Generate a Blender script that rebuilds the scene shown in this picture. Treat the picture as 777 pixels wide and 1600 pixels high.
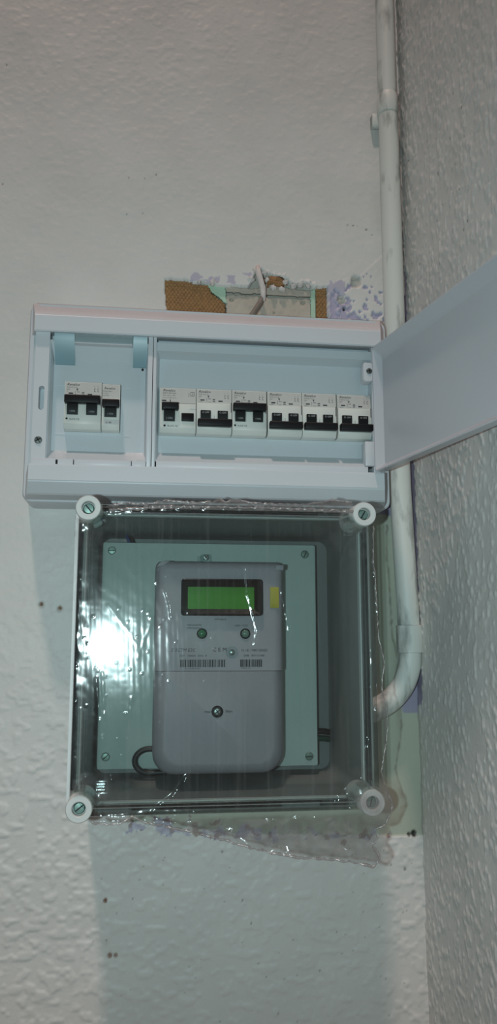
import bpy, bmesh, math, random
import numpy as np
from mathutils import Vector, Matrix

for _o in list(bpy.data.objects):
    bpy.data.objects.remove(_o)
SC = bpy.context.scene
COL = SC.collection
ZC = 1.45                                   # height of the lens above the floor; all z below are relative to it, in mm
random.seed(7)

# ------------------------------------------------------------------ camera
F_PX, CAM_D = 1250.0, 0.86
PSI, THE = math.radians(7.25), math.radians(9.1)
cam = bpy.data.cameras.new('camera')
cam.sensor_fit = 'VERTICAL'; cam.sensor_height = 36.0; cam.lens = 36.0 * F_PX / 1600.0
cam.clip_start = 0.02
camo = bpy.data.objects.new('camera', cam); COL.objects.link(camo)
camo.location = (0, -CAM_D, ZC)
camo.rotation_euler = (math.pi / 2 + THE, 0, -PSI)
SC.camera = camo

# ------------------------------------------------------------------ world, lights, exposure
w = bpy.data.worlds.new('room_ambience'); SC.world = w; w.use_nodes = True
bg = w.node_tree.nodes['Background']
bg.inputs['Color'].default_value = (1.0, 0.88, 0.83, 1); bg.inputs['Strength'].default_value = 0.085

fl = bpy.data.lights.new('phone_flash', 'SPOT'); fl.energy = 11.5; fl.color = (0.72, 0.98, 1.0); fl.shadow_soft_size = 0.006
fl.spot_size = math.radians(116); fl.spot_blend = 1.0
flo = bpy.data.objects.new('phone_flash', fl); COL.objects.link(flo)
flo.location = (-0.070, -CAM_D - 0.004, ZC - 0.010); flo.rotation_euler = camo.rotation_euler
sun = bpy.data.lights.new('overhead_daylight', 'SUN'); sun.energy = 1.2; sun.color = (1.0, 0.74, 0.67); sun.angle = math.radians(3.5)
suno = bpy.data.objects.new('overhead_daylight', sun); COL.objects.link(suno); suno.location = (-.3, -1.2, 4.8)
suno.rotation_euler = Vector((.38, 1.1, -2.95)).to_track_quat('-Z', 'Y').to_euler()       # daylight falling steeply down the stairwell

SC.view_settings.view_transform = 'Standard'; SC.view_settings.look = 'None'
SC.view_settings.gamma = 1.0; SC.view_settings.use_curve_mapping = False
SC.view_settings.exposure = 0.0
SC.cycles.transparent_max_bounces = 24

# ------------------------------------------------------------------ pixel -> point helper
_F = np.array([math.sin(PSI) * math.cos(THE), math.cos(PSI) * math.cos(THE), math.sin(THE)])
_R = np.array([math.cos(PSI), -math.sin(PSI), 0.0]); _U = np.cross(_R, _F)
def PX(px, py, y=0.0):
    """direction of a photo pixel met with the plane y = const (mm); returns (x, z) in mm"""
    d = _F + _R * (px - 388.5) / F_PX - _U * (py - 800) / F_PX
    t = (y * .001 + CAM_D) / d[1]
    return d[0] * t * 1000, d[2] * t * 1000

# ------------------------------------------------------------------ materials
MATS = {}
def srgb(c):
    return tuple(((v / 255) / 12.92 if v / 255 <= .04045 else ((v / 255 + .055) / 1.055) ** 2.4) for v in c)
def mat(name, color, rough=.5, metal=0, spec=.5, var=.0, vscale=60, bump=0, bscale=400, coat=0):
    m = bpy.data.materials.new(name); m.use_nodes = True; MATS[name] = m
    nt = m.node_tree; b = nt.nodes['Principled BSDF']
    col = srgb(color)
    b.inputs['Base Color'].default_value = (*col, 1); b.inputs['Roughness'].default_value = rough
    b.inputs['Metallic'].default_value = metal; b.inputs['Specular IOR Level'].default_value = spec
    b.inputs['Coat Weight'].default_value = coat
    tc = nt.nodes.new('ShaderNodeTexCoord')
    if var:
        n = nt.nodes.new('ShaderNodeTexNoise'); n.inputs['Scale'].default_value = vscale; n.inputs['Detail'].default_value = 4
        nt.links.new(tc.outputs['Object'], n.inputs['Vector'])
        r = nt.nodes.new('ShaderNodeValToRGB')
        r.color_ramp.elements[0].position = .3; r.color_ramp.elements[1].position = .7
        r.color_ramp.elements[0].color = (*[c * (1 - var) for c in col], 1)
        r.color_ramp.elements[1].color = (*[min(1, c * (1 + var)) for c in col], 1)
        nt.links.new(n.outputs['Fac'], r.inputs['Fac']); nt.links.new(r.outputs['Color'], b.inputs['Base Color'])
    if bump:
        n = nt.nodes.new('ShaderNodeTexNoise'); n.inputs['Scale'].default_value = bscale; n.inputs['Detail'].default_value = 3
        nt.links.new(tc.outputs['Object'], n.inputs['Vector'])
        bp = nt.nodes.new('ShaderNodeBump'); bp.inputs['Strength'].default_value = bump; bp.inputs['Distance'].default_value = .0006
        nt.links.new(n.outputs['Fac'], bp.inputs['Height']); nt.links.new(bp.outputs['Normal'], b.inputs['Normal'])
    return m

mat('white_plastic', (206, 209, 214), .38, var=.015, vscale=9)
mat('cover_plastic', (194, 202, 207), .34, var=.015, vscale=9)
mat('door_plastic', (190, 192, 198), .30, var=.015, vscale=9)
mat('breaker_white', (214, 217, 212), .42, var=.02, vscale=80)
mat('breaker_label', (196, 192, 188), .5, var=.02, vscale=90)
mat('black_plastic', (18, 18, 22), .45, spec=.3, var=.1, vscale=90)
mat('window_black', (12, 12, 15), .5, spec=.25, var=.1, vscale=90)
mat('ink', (26, 26, 36), .6, var=.1, vscale=200)
mat('ink_light', (78, 80, 88), .6, var=.05, vscale=200)
mat('white_ink', (170, 172, 172), .6, var=.05, vscale=200)
mat('steel', (150, 160, 158), .32, metal=.9, var=.1, vscale=150)
mat('zinc_screw', (128, 152, 144), .4, metal=.6, var=.12, vscale=200)
mat('hole_dark', (26, 24, 24), .9, var=.2, vscale=100)
mat('enclosure_grey', (128, 132, 132), .5, var=.03, vscale=12)
mat('enclosure_rim', (214, 218, 218), .45, var=.03, vscale=30)
mat('gasket', (34, 34, 38), .7, var=.2, vscale=80)
mat('plate_green', (194, 208, 206), .55, var=.03, vscale=20, bump=.05)
mat('boss_white', (200, 202, 200), .5, var=.03, vscale=60)
mat('meter_grey', (172, 166, 176), .48, var=.03, vscale=30, bump=.12, bscale=1500)
mat('meter_cover', (164, 159, 169), .5, var=.03, vscale=30, bump=.12, bscale=1500)
mat('bezel_black', (20, 22, 24), .25, var=.1, vscale=40)
mat('lcd_green', (84, 172, 28), .4, var=.10, vscale=11)
mat('led_green', (40, 120, 80), .08, var=.2, vscale=60, coat=1)
mat('led_clear', (110, 140, 130), .08, var=.2, vscale=60, coat=1)
mat('yellow_sticker', (196, 182, 74), .55, var=.05, vscale=60)
mat('cable_black', (26, 30, 32), .45, var=.1, vscale=60)
mat('cable_blue', (44, 66, 120), .4, var=.1, vscale=60)
mat('cable_green', (20, 64, 54), .4, var=.1, vscale=60)
mat('cable_grey', (120, 112, 104), .6, var=.15, vscale=120)
mat('mortar', (206, 202, 200), .9, var=.1, vscale=120, bump=.6, bscale=900)
mat('plaster', (184, 176, 164), .9, var=.08, vscale=45, bump=.5, bscale=500)
mat('hinge_plastic', (122, 152, 162), .35, var=.02, vscale=20)
mat('brick_clay', (164, 124, 84), .85, var=.16, vscale=240, bump=.4, bscale=900)
mat('old_green_paint', (176, 206, 184), .7, var=.05, vscale=60)
mat('clay_rubble', (150, 112, 76), .9, var=.2, vscale=150, bump=.8, bscale=400)
mat('floor_tile', (150, 140, 128), .5, var=.08, vscale=6)

def conduit_material():
    m = mat('conduit_paint', (214, 218, 212), .5)
    nt = m.node_tree; b = nt.nodes['Principled BSDF']
    tc = nt.nodes.new('ShaderNodeTexCoord'); mp = nt.nodes.new('ShaderNodeMapping'); mp.inputs['Scale'].default_value = (1, 1, .28)
    n = nt.nodes.new('ShaderNodeTexNoise'); n.inputs['Scale'].default_value = 42; n.inputs['Detail'].default_value = 6
    r = nt.nodes.new('ShaderNodeValToRGB')
    e = r.color_ramp.elements
    e[0].position = .36; e[0].color = (*srgb((150, 154, 150)), 1); e[1].position = .47; e[1].color = (*srgb((216, 219, 214)), 1)
    nt.links.new(tc.outputs['Object'], mp.inputs['Vector']); nt.links.new(mp.outputs['Vector'], n.inputs['Vector'])
    nt.links.new(n.outputs['Fac'], r.inputs['Fac']); nt.links.new(r.outputs['Color'], b.inputs['Base Color'])
    bp = nt.nodes.new('ShaderNodeBump'); bp.inputs['Strength'].default_value = .35; bp.inputs['Distance'].default_value = .0012
    nt.links.new(n.outputs['Fac'], bp.inputs['Height']); nt.links.new(bp.outputs['Normal'], b.inputs['Normal'])
conduit_material()

def wall_material(name, bump):
    m = mat(name, (214, 214, 210), .5, spec=.5)
    nt = m.node_tree; b = nt.nodes['Principled BSDF']
    a = nt.nodes.new('ShaderNodeAttribute'); a.attribute_name = 'paint'
    tc = nt.nodes.new('ShaderNodeTexCoord'); n = nt.nodes.new('ShaderNodeTexNoise')
    n.inputs['Scale'].default_value = 14; n.inputs['Detail'].default_value = 5
    nt.links.new(tc.outputs['Object'], n.inputs['Vector'])
    r = nt.nodes.new('ShaderNodeValToRGB')
    r.color_ramp.elements[0].position = .3; r.color_ramp.elements[0].color = (.93, .93, .93, 1)
    r.color_ramp.elements[1].position = .7; r.color_ramp.elements[1].color = (1, 1, 1, 1)
    nt.links.new(n.outputs['Fac'], r.inputs['Fac'])
    mx = nt.nodes.new('ShaderNodeMix'); mx.data_type = 'RGBA'; mx.blend_type = 'MULTIPLY'; mx.inputs['Factor'].default_value = 1
    nt.links.new(a.outputs['Color'], mx.inputs[6]); nt.links.new(r.outputs['Color'], mx.inputs[7])
    nt.links.new(mx.outputs[2], b.inputs['Base Color'])
    n2 = nt.nodes.new('ShaderNodeTexNoise'); n2.inputs['Scale'].default_value = 420; n2.inputs['Detail'].default_value = 3
    nt.links.new(tc.outputs['Object'], n2.inputs['Vector'])
    bp = nt.nodes.new('ShaderNodeBump'); bp.inputs['Strength'].default_value = bump; bp.inputs['Distance'].default_value = .0005
    nt.links.new(n2.outputs['Fac'], bp.inputs['Height']); nt.links.new(bp.outputs['Normal'], b.inputs['Normal'])
wall_material('stucco_back', .25)
wall_material('stucco_right', .3)

def clear_material(name, tint, rough, f0, haze=0, hazecol=(1, 1, 1), streak=0):
    """thin clear plastic: transparent body, Fresnel gloss on both sides, a little milky haze"""
    m = bpy.data.materials.new(name); m.use_nodes = True; MATS[name] = m
    nt = m.node_tree; nt.nodes.clear()
    out = nt.nodes.new('ShaderNodeOutputMaterial')
    tr = nt.nodes.new('ShaderNodeBsdfTransparent'); tr.inputs['Color'].default_value = (*tint, 1)
    gl = nt.nodes.new('ShaderNodeBsdfGlossy'); gl.inputs['Roughness'].default_value = rough; gl.inputs['Color'].default_value = (1, 1, 1, 1)
    lw = nt.nodes.new('ShaderNodeLayerWeight'); lw.inputs['Blend'].default_value = .5
    pw = nt.nodes.new('ShaderNodeMath'); pw.operation = 'POWER'; pw.inputs[1].default_value = 5
    ma = nt.nodes.new('ShaderNodeMath'); ma.operation = 'MULTIPLY_ADD'; ma.inputs[1].default_value = 1 - f0; ma.inputs[2].default_value = f0
    nt.links.new(lw.outputs['Facing'], pw.inputs[0]); nt.links.new(pw.outputs[0], ma.inputs[0])
    body = tr.outputs[0]
    if haze:
        df = nt.nodes.new('ShaderNodeBsdfDiffuse'); df.inputs['Color'].default_value = (*hazecol, 1)
        tl = nt.nodes.new('ShaderNodeBsdfTranslucent'); tl.inputs['Color'].default_value = (*hazecol, 1)
        mh = nt.nodes.new('ShaderNodeMixShader'); mh.inputs[0].default_value = .35
        nt.links.new(df.outputs[0], mh.inputs[1]); nt.links.new(tl.outputs[0], mh.inputs[2])
        m2 = nt.nodes.new('ShaderNodeMixShader'); m2.inputs[0].default_value = haze
        if streak:
            tc = nt.nodes.new('ShaderNodeTexCoord'); mp = nt.nodes.new('ShaderNodeMapping'); mp.inputs['Scale'].default_value = (1, 1, .02)
            n = nt.nodes.new('ShaderNodeTexNoise'); n.inputs['Scale'].default_value = 260; n.inputs['Detail'].default_value = 3
            mr = nt.nodes.new('ShaderNodeMapRange'); mr.inputs[1].default_value = .52; mr.inputs[2].default_value = .75
            mr.inputs[3].default_value = haze; mr.inputs[4].default_value = haze + streak
            nt.links.new(tc.outputs['Object'], mp.inputs['Vector']); nt.links.new(mp.outputs['Vector'], n.inputs['Vector'])
            nt.links.new(n.outputs['Fac'], mr.inputs[0]); nt.links.new(mr.outputs[0], m2.inputs[0])
        nt.links.new(body, m2.inputs[1]); nt.links.new(mh.outputs[0], m2.inputs[2]); body = m2.outputs[0]
    mx = nt.nodes.new('ShaderNodeMixShader')
    nt.links.new(ma.outputs[0], mx.inputs[0]); nt.links.new(body, mx.inputs[1]); nt.links.new(gl.outputs[0], mx.inputs[2])
    nt.links.new(mx.outputs[0], out.inputs['Surface'])
    return m
clear_material('clear_lid', (.87, .905, .895), .075, .04)
clear_material('clear_strip', (.85, .93, .94), .10, .08, .30, (.85, .95, .96))
fm = clear_material('shrink_film', (.94, .95, .95), .13, .022, .012, (.54, .51, .50), .06)
def film_layers(m):
    # 'layers' on the sheet counts how much film lies doubled and bunched there: thicker film absorbs and clouds more
    nt = m.node_tree; N = nt.nodes
    at = N.new('ShaderNodeAttribute'); at.attribute_name = 'paint'
    tr = [n for n in N if n.type == 'BSDF_TRANSPARENT'][0]
    mx = N.new('ShaderNodeMix'); mx.data_type = 'RGBA'; mx.inputs[6].default_value = (.94, .95, .95, 1); mx.inputs[7].default_value = (.68, .655, .65, 1)
    nt.links.new(at.outputs['Fac'], mx.inputs[0]); nt.links.new(mx.outputs[2], tr.inputs['Color'])
    mr = [n for n in N if n.type == 'MAP_RANGE'][0]; ln = mr.outputs[0].links[0]; tgt = ln.to_socket
    ma = N.new('ShaderNodeMath'); ma.operation = 'MULTIPLY_ADD'; ma.inputs[1].default_value = .32
    nt.links.new(at.outputs['Fac'], ma.inputs[0]); nt.links.new(mr.outputs[0], ma.inputs[2]); nt.links.new(ma.outputs[0], tgt)
film_layers(fm)
clear_material('film_fold', (.80, .77, .77), .22, .06, .24, (.62, .58, .58))
clear_material('clear_window', (.88, .94, .94), .12, .05, .06, (.8, .9, .9))
clear_material('lcd_glass', (.92, .94, .93), .05, .04)

# ------------------------------------------------------------------ mesh helpers (mm in, metres out)
def nb(): return bmesh.new()
def T(p): return Vector((p[0] * .001, p[1] * .001, p[2] * .001 + ZC))

def bx(bm, x0, x1, y0, y1, z0, z1, bev=0, seg=2):
    r = bmesh.ops.create_cube(bm, size=1)
    vs = r['verts']
    for v in vs:
        v.co = T((x0 + (v.co.x + .5) * (x1 - x0), y0 + (v.co.y + .5) * (y1 - y0), z0 + (v.co.z + .5) * (z1 - z0)))
    if bev:
        es = list({e for v in vs for e in v.link_edges})
        bmesh.ops.bevel(bm, geom=es, offset=bev * .001, segments=seg, affect='EDGES', profile=.5)
    return bm

def rrect(x0, x1, z0, z1, r, n=6):
    rs = r if isinstance(r, (tuple, list)) else (r,) * 4            # bl, br, tr, tl
    out = []
    for (cx, cz, a0, rr) in ((x0 + rs[0], z0 + rs[0], 180, rs[0]), (x1 - rs[1], z0 + rs[1], 270, rs[1]),
                             (x1 - rs[2], z1 - rs[2], 0, rs[2]), (x0 + rs[3], z1 - rs[3], 90, rs[3])):
        for k in range(n + 1):
            a = math.radians(a0 + 90 * k / n)
            out.append((cx + rr * math.cos(a), cz + rr * math.sin(a)))
    return out

def loft(bm, rings, cap0=True, cap1=True, closed=True):
    """rings: lists of (x,y,z) mm, all the same length"""
    vr = [[bm.verts.new(T(p)) for p in ring] for ring in rings]
    n = len(vr[0])
    for a, b in zip(vr, vr[1:]):
        for i in range(n if closed else n - 1):
            j = (i + 1) % n
            bm.faces.new((a[i], a[j], b[j], b[i]))
    if cap0: bm.faces.new(list(reversed(vr[0])))
    if cap1: bm.faces.new(vr[-1])
    return vr

def slab(bm, levels, r, n=6):
    """stack of rounded rectangles: levels = (x0,x1,z0,z1,y[,r])"""
    loft(bm, [[(x, L[4], z) for x, z in rrect(L[0], L[1], L[2], L[3], L[5] if len(L) > 5 else r, n)] for L in levels])
    return bm

def prism(bm, pts, y0, y1, inset=0):
    rings = [[(x, y0, z) for x, z in pts]]
    if inset:
        cx = sum(p[0] for p in pts) / len(pts); cz = sum(p[1] for p in pts) / len(pts)
        ext = max(max(abs(p[0] - cx), abs(p[1] - cz)) for p in pts)
        k = 1 - inset / ext
        rings += [[(x, y1 + inset, z) for x, z in pts], [(cx + (x - cx) * k, y1, cz + (z - cz) * k) for x, z in pts]]
    else:
        rings += [[(x, y1, z) for x, z in pts]]
    loft(bm, rings)
    return bm

def ring(bm, o, i, y0, y1, ro=.5, ri=.5, n=4):
    """rectangular frame with a real opening; o, i = (x0,x1,z0,z1)"""
    A = rrect(*o, ro, n); B = rrect(*i, ri, n)
    rs = [[(x, y0, z) for x, z in A], [(x, y1, z) for x, z in A], [(x, y1, z) for x, z in B], [(x, y0, z) for x, z in B]]
    vr = loft(bm, rs, False, False)
    m = len(A)
    for k in range(m):
        j = (k + 1) % m
        bm.faces.new((vr[3][k], vr[3][j], vr[0][j], vr[0][k]))
    return bm

def xprism(bm, yz, x0, x1):
    loft(bm, [[(x0, y, z) for y, z in yz], [(x1, y, z) for y, z in yz]])
    return bm

def tube(bm, pts, r, n=12, caps=True):
    P = [Vector(p) for p in pts]; rings = []
    up = Vector((0.12, -1, 0.2)).normalized()
    for k, p in enumerate(P):
        t = (P[min(k + 1, len(P) - 1)] - P[max(k - 1, 0)]).normalized()
        a = (up - t * up.dot(t))
        if a.length < 1e-4: a = Vector((1, 0, 0))
        a.normalize(); b = t.cross(a); up = a
        rr = r[k] if isinstance(r, (list, tuple)) else r
        rings.append([tuple(p + (a * math.cos(2 * math.pi * i / n) + b * math.sin(2 * math.pi * i / n)) * rr) for i in range(n)])
    loft(bm, rings, caps, caps)
    return bm

def lathe(bm, c, prof, n=24):
    """turned shape about the y axis: prof = (radius, y) from back to front"""
    loft(bm, [[(c[0] + r * math.cos(2 * math.pi * i / n), y, c[1] + r * math.sin(2 * math.pi * i / n)) for i in range(n)] for r, y in prof])
    return bm

def text_into(bm, s, x, y, z, h, shear=0, bold=0, sx=1.0, align='LEFT'):
    """flat printed lettering facing the room, cap height h"""
    cu = bpy.data.curves.new('t', 'FONT'); cu.body = s; cu.size = h / .7; cu.shear = shear; cu.offset = bold; cu.align_x = align
    cu.resolution_u = 2
    o = bpy.data.objects.new('t', cu); COL.objects.link(o)
    me = bpy.data.meshes.new_from_object(o.evaluated_get(bpy.context.evaluated_depsgraph_get()))
    k = len(bm.verts); bm.from_mesh(me); bm.verts.ensure_lookup_table()
    for v in bm.verts[k:]:
        v.co = T((x + v.co.x * sx, y, z + v.co.y))
    bpy.data.objects.remove(o); bpy.data.curves.remove(cu); bpy.data.meshes.remove(me)

def wloc(o):
    v = Vector((0, 0, 0))
    while o: v += o.location; o = o.parent
    return v
def obj(name, bm, m, parent=None, smooth=True, angle=38, recalc=True):
    if recalc: bmesh.ops.recalc_face_normals(bm, faces=bm.faces[:])
    me = bpy.data.meshes.new(name); bm.to_mesh(me); bm.free()
    o = bpy.data.objects.new(name, me); COL.objects.link(o)
    if parent is not None:
        off = wloc(parent); o.parent = parent
    else:
        co = np.array([v.co[:] for v in me.vertices]); lo, hi = co.min(0), co.max(0)
        off = Vector(((lo[0] + hi[0]) / 2, hi[1], lo[2])); o.location = off
    me.transform(Matrix.Translation(-off))
    me.materials.append(MATS[m])
    if smooth:
        me.polygons.foreach_set('use_smooth', [True] * len(me.polygons)); me.set_sharp_from_angle(angle=math.radians(angle))
    return o
def tag(o, label, cat, group=None):
    o['label'] = label; o['category'] = cat
    if group: o['group'] = group
    return o
def thing(name, label, cat, base, group=None):
    o = bpy.data.objects.new(name, None); COL.objects.link(o); o.location = T(base); o.empty_display_size = .02
    return tag(o, label, cat, group)

# ------------------------------------------------------------------ numpy noise
def vnoise(X, Z, s, seed):
    rng = np.random.RandomState(seed); tab = rng.rand(256, 256) * 2 - 1
    u, v = X / s, Z / s
    i, j = np.floor(u).astype(int), np.floor(v).astype(int); fu, fv = u - i, v - j
    fu = fu * fu * (3 - 2 * fu); fv = fv * fv * (3 - 2 * fv)
    g = lambda a, b: tab[a % 256, b % 256]
    return (g(i, j) * (1 - fu) + g(i + 1, j) * fu) * (1 - fv) + (g(i, j + 1) * (1 - fu) + g(i + 1, j + 1) * fu) * fv
def sstep(a, b, x):
    t = np.clip((x - a) / (b - a), 0, 1); return t * t * (3 - 2 * t)
def inpoly(X, Z, poly):
    ins = np.zeros(X.shape, bool); n = len(poly)
    for k in range(n):
        x0, z0 = poly[k]; x1, z1 = poly[(k + 1) % n]
        if z0 == z1: continue
        c = ((z0 > Z) != (z1 > Z)) & (X < (x1 - x0) * (Z - z0) / (z1 - z0) + x0)
        ins ^= c
    return ins
def pxpoly(pts, y=0): return [PX(a, b, y) for a, b in pts]

def grid_object(name, pos, paint, m, keep=None, parent=None, kind=None):
    """pos: (rows, cols, 3) metres"""
    R_, C_ = pos.shape[:2]
    idx = np.arange(R_ * C_).reshape(R_, C_)
    q = np.stack([idx[:-1, :-1], idx[:-1, 1:], idx[1:, 1:], idx[1:, :-1]], -1).reshape(-1, 4)
    V = pos.reshape(-1, 3)
    if keep is not None:
        kq = keep.reshape(-1)[q].all(1); q = q[kq]
        used = np.unique(q); rem = -np.ones(len(V), int); rem[used] = np.arange(len(used)); V = V[used]; q = rem[q]
        if paint is not None: paint = paint.reshape(-1, 3)[used]
    me = bpy.data.meshes.new(name)
    me.vertices.add(len(V)); me.loops.add(q.size); me.polygons.add(len(q))
    off = wloc(parent) if parent else Vector((0, 0, 0))
    me.vertices.foreach_set('co', (V - np.array(off)).astype(np.float32).ravel())
    me.loops.foreach_set('vertex_index', q.astype(np.int32).ravel())
    me.polygons.foreach_set('loop_start', np.arange(0, q.size, 4, dtype=np.int32))
    me.polygons.foreach_set('use_smooth', np.ones(len(q), bool))
    me.update(calc_edges=True)
    if paint is not None:
        a = me.color_attributes.new('paint', 'FLOAT_COLOR', 'POINT')
        p = paint.reshape(-1, 3); a.data.foreach_set('color', np.concatenate([p, np.ones((len(p), 1))], 1).astype(np.float32).ravel())
    me.materials.append(MATS[m])
    o = bpy.data.objects.new(name, me); COL.objects.link(o)
    if parent: o.parent = parent
    if kind: o['kind'] = kind
    return o

# ================================================================== THE SETTING
CORNER = 295.0
WHITE = np.array(srgb((216, 215, 212))); GREEN = np.array(srgb((178, 184, 170))); PURPLE = np.array(srgb((172, 168, 192)))
PLAST = np.array(srgb((190, 186, 178))); RUST = np.array(srgb((120, 78, 54))); DIRT = np.array(srgb((92, 86, 80))); MINT = np.array(srgb((176, 208, 190)))

def axis(lo, f0, f1, hi, fine, coarse=25.0):
    a = np.arange(lo, f0, coarse) if lo < f0 else np.array([])
    b = np.arange(f0, f1 + .01, fine); c = np.arange(f1 + coarse, hi + coarse, coarse) if hi > f1 else np.array([])
    return np.concatenate([a, b, c])

# --- back wall, with the damaged opening above the panel and the smooth filler patch around the meter box
xs = axis(-1300, -200, CORNER + 3, CORNER + 3, 1.3); zs = axis(-ZC * 1000, -410, 830, 3650, 1.3)
X, Z = np.meshgrid(xs, zs)
n1 = vnoise(X, Z * 1.25, 8.5, 1) * .6 + vnoise(X, Z * 1.2, 4.6, 2) * .4
fade = .4 + 1.1 * sstep(120, -260, Z) + .15 * sstep(400, 700, Z)
H = sstep(-.15, .55, n1) * 0.55 * fade + vnoise(X, Z, 26, 3) * .35 + vnoise(X, Z, 3, 4) * .06
H += vnoise(X, Z, 90, 31) * .9
paint = np.tile(WHITE, X.shape + (1,))
def colour(mask, c, f=1.0):
    mk = (mask * f)[..., None]; paint[:] = paint * (1 - mk) + c * mk

# the smooth filler patch
wob = vnoise(X, Z, 7, 5) * 2.5 + vnoise(X, Z, 2.5, 6) * 1.2
inp = inpoly(X + wob, Z + wob * .9, [(-11, -182), (20, -186), (120, -196), (200, -201), (300, -204), (300, 175), (-11, 175)])
H = np.where(inp, H * .08 - 1.7 + vnoise(X, Z, 14, 8) * .12, H)
colour(inp, GREEN)
band = inpoly(X + wob * 2, Z + wob * 2.2, [(-14, -190), (20, -193), (120, -203), (262, -206), (262, -199), (200, -197), (120, -192), (20, -180), (-14, -176)])
colour(band & (vnoise(X, Z, 9, 9) > .12), PURPLE, .8); colour(band & (vnoise(X, Z, 6, 10) > .35), RUST, .6)
# purple undercoat bared between the pipe and the corner, and beside the panel
str_ = (X > 286 + wob * 1.3) & (Z < 400) & (Z > -72)
str_ |= (X > 272 + wob) & (Z < -30) & (Z > -78) & (X > 262 - (Z + 30) * .35)
str_ |= (X > 250) & (X < 272) & (Z < 235) & (Z > 138 + wob)
colour(str_, PURPLE * .8); H = np.where(str_, -1.2 + H * .1, H)
peel = inpoly(X + wob, Z + wob, pxpoly([(520, 442), (565, 430), (602, 395), (604, 520), (515, 520)]))
pn = vnoise(X, Z, 6.5, 11) * .6 + vnoise(X, Z, 3.2, 12) * .45 + (X - 225) / 160 + (Z - 385) / 70
bare = peel & (pn < .03)
colour(bare, PURPLE); H = np.where(bare, -.9 + H * .1, np.where(peel, H + .5, H))
edge = inpoly(X + wob, Z + wob, pxpoly([(300, 428), (345, 431), (395, 428), (395, 448), (345, 440), (300, 437)])) & (vnoise(X, Z, 10, 13) > -.2)
edge |= inpoly(X + wob, Z + wob, pxpoly([(514, 440), (540, 440), (540, 520), (514, 520)]))
colour(edge, PURPLE, .75)
# the broken opening above the panel
HOLE = pxpoly([(258, 434), (290, 436), (307, 441), (318, 439), (330, 444), (352, 446), (390, 447), (398, 430), (404, 418), (414, 424), (418, 430), (436, 431), (449, 437), (460, 445), (478, 442), (494, 449), (512, 447), (514, 500), (516, 540), (256, 540), (260, 490)])
hole = inpoly(X + wob * .25, Z + wob * .25, HOLE)
H = np.where(hole, -11.0, H); colour(hole, PLAST)
rim = inpoly(X + wob, Z + wob, [(a, b + 4.5) for a, b in HOLE]) & ~hole & (Z > 395)
H = np.where(rim & (X > 110) & (X < 190), H + .8 + vnoise(X, Z, 3.5, 15) * 1.3, H)
# plug holes, chips and specks of rust and dirt
def spot(px, py, r, c, depth, f=1.0):
    x, z = PX(px, py); d = np.hypot(X - x + wob * .3, (Z - z) * .85) / r
    mk = 1 - sstep(.7, 1.1, d); colour(mk, c, f); H[:] = H - mk * depth
spot(557, 440, 7, PLAST, 3.5); spot(534, 468, 5, PLAST, 2.5); spot(538, 482, 2.2, DIRT * .3, 5)
for (a, b) in ((65, 945), (93, 951)):
    spot(a, b, 3.4, PLAST, .6, .6); spot(a, b - 1, 1.8, RUST, 1.2)
spot(164, 1407, 2.2, RUST, .8); spot(172, 1493, 2.6, RUST, .8, .8); spot(181, 1493, 2.2, RUST, .8, .7)
rs = np.random.RandomState(5)
for (a, b, r) in ((203, 277, 1.6), (196, 335, 1.3), (222, 334, 1.2), (228, 281, 1.0), (245, 275, 1.2), (545, 352, 1.6), (551, 352, 1.4), (560, 354, 1.4), (573, 360, 2.2), (578, 365, 1.8),
                  (350, 1332, 1.6), (378, 1408, 1.5), (396, 1442, 1.6), (205, 1405, 1.2), (166, 1562, 1.2), (612, 1350, 1.6), (632, 1358, 2), (600, 1330, 1.5), (168, 1470, 1.2), (415, 1525, 1.2), (525, 1455, 1.2),
                  (8, 100, 1.6), (5, 290, 1.4), (530, 105, 1.2)):
    spot(a + rs.uniform(-3, 3), b + rs.uniform(-2, 2), r * rs.uniform(.45, .95), DIRT, .5, .65)
for k in range(60):
    spot(rs.uniform(130, 650), rs.uniform(1320, 1600), rs.uniform(.5, .9), DIRT, .3, .5)
spot(648, 1303, 3.2, DIRT * .3, 2); spot(640, 1304, 2.0, DIRT * .5, 1)
pos = np.stack([X, -H, Z], -1) * .001; pos[..., 2] += ZC
wall_back = grid_object('wall_back', pos, paint, 'stucco_back', kind='structure')
wall_back['label'] = 'white stuccoed wall behind the panel, broken open above it'

# --- right wall
ys = axis(-2200, -330, 6, 6, 1.2, 40.0); zs2 = axis(-ZC * 1000, -420, 860, 3650, 1.5)
Y2, Z2 = np.meshgrid(ys, zs2)
n2 = vnoise(Y2 * 1.1, Z2 * .8, 6.0, 21) * .6 + vnoise(Y2, Z2, 3.6, 22) * .4
H2 = sstep(-.05, .6, n2) * .95 + vnoise(Y2, Z2, 30, 23) * .5 + vnoise(Y2, Z2, 2.6, 24) * .08 - .6 * sstep(-14, 0, Y2)
paint = np.tile(WHITE, Y2.shape + (1,))
wob2 = vnoise(Y2, Z2, 7, 25) * 2.6 + vnoise(Y2, Z2, 2.6, 26) * 1.4
colour((Y2 > -4.5 + wob2) & (Z2 < 430) & (Z2 > -60), PURPLE * .8)
bare2 = (Y2 > -15 + wob2 * 1.2 + 9 * sstep(120, 300, Z2)) & (Z2 < 300) & (Z2 > -70 + wob2)
colour(bare2, PURPLE * .8); H2 = np.where(bare2, H2 * .15, H2)
corner_tint = (Y2 > -3 + wob2 * .7) & (Z2 > -205) & (Z2 < -60)
colour(corner_tint, DIRT, .35)  # greyer strip down the corner below the elbow, colour only
for k in range(26):
    y0, z0, r = rs.uniform(-190, -20), rs.uniform(380, 560), rs.uniform(.7, 1.4)
    mk = 1 - sstep(.6, 1.1, np.hypot(Y2 - y0, (Z2 - z0) * .6) / r); colour(mk, DIRT, .8); H2 = H2 - mk * .4
pos = np.stack([CORNER - H2, Y2, Z2], -1) * .001; pos[..., 2] += ZC
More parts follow.
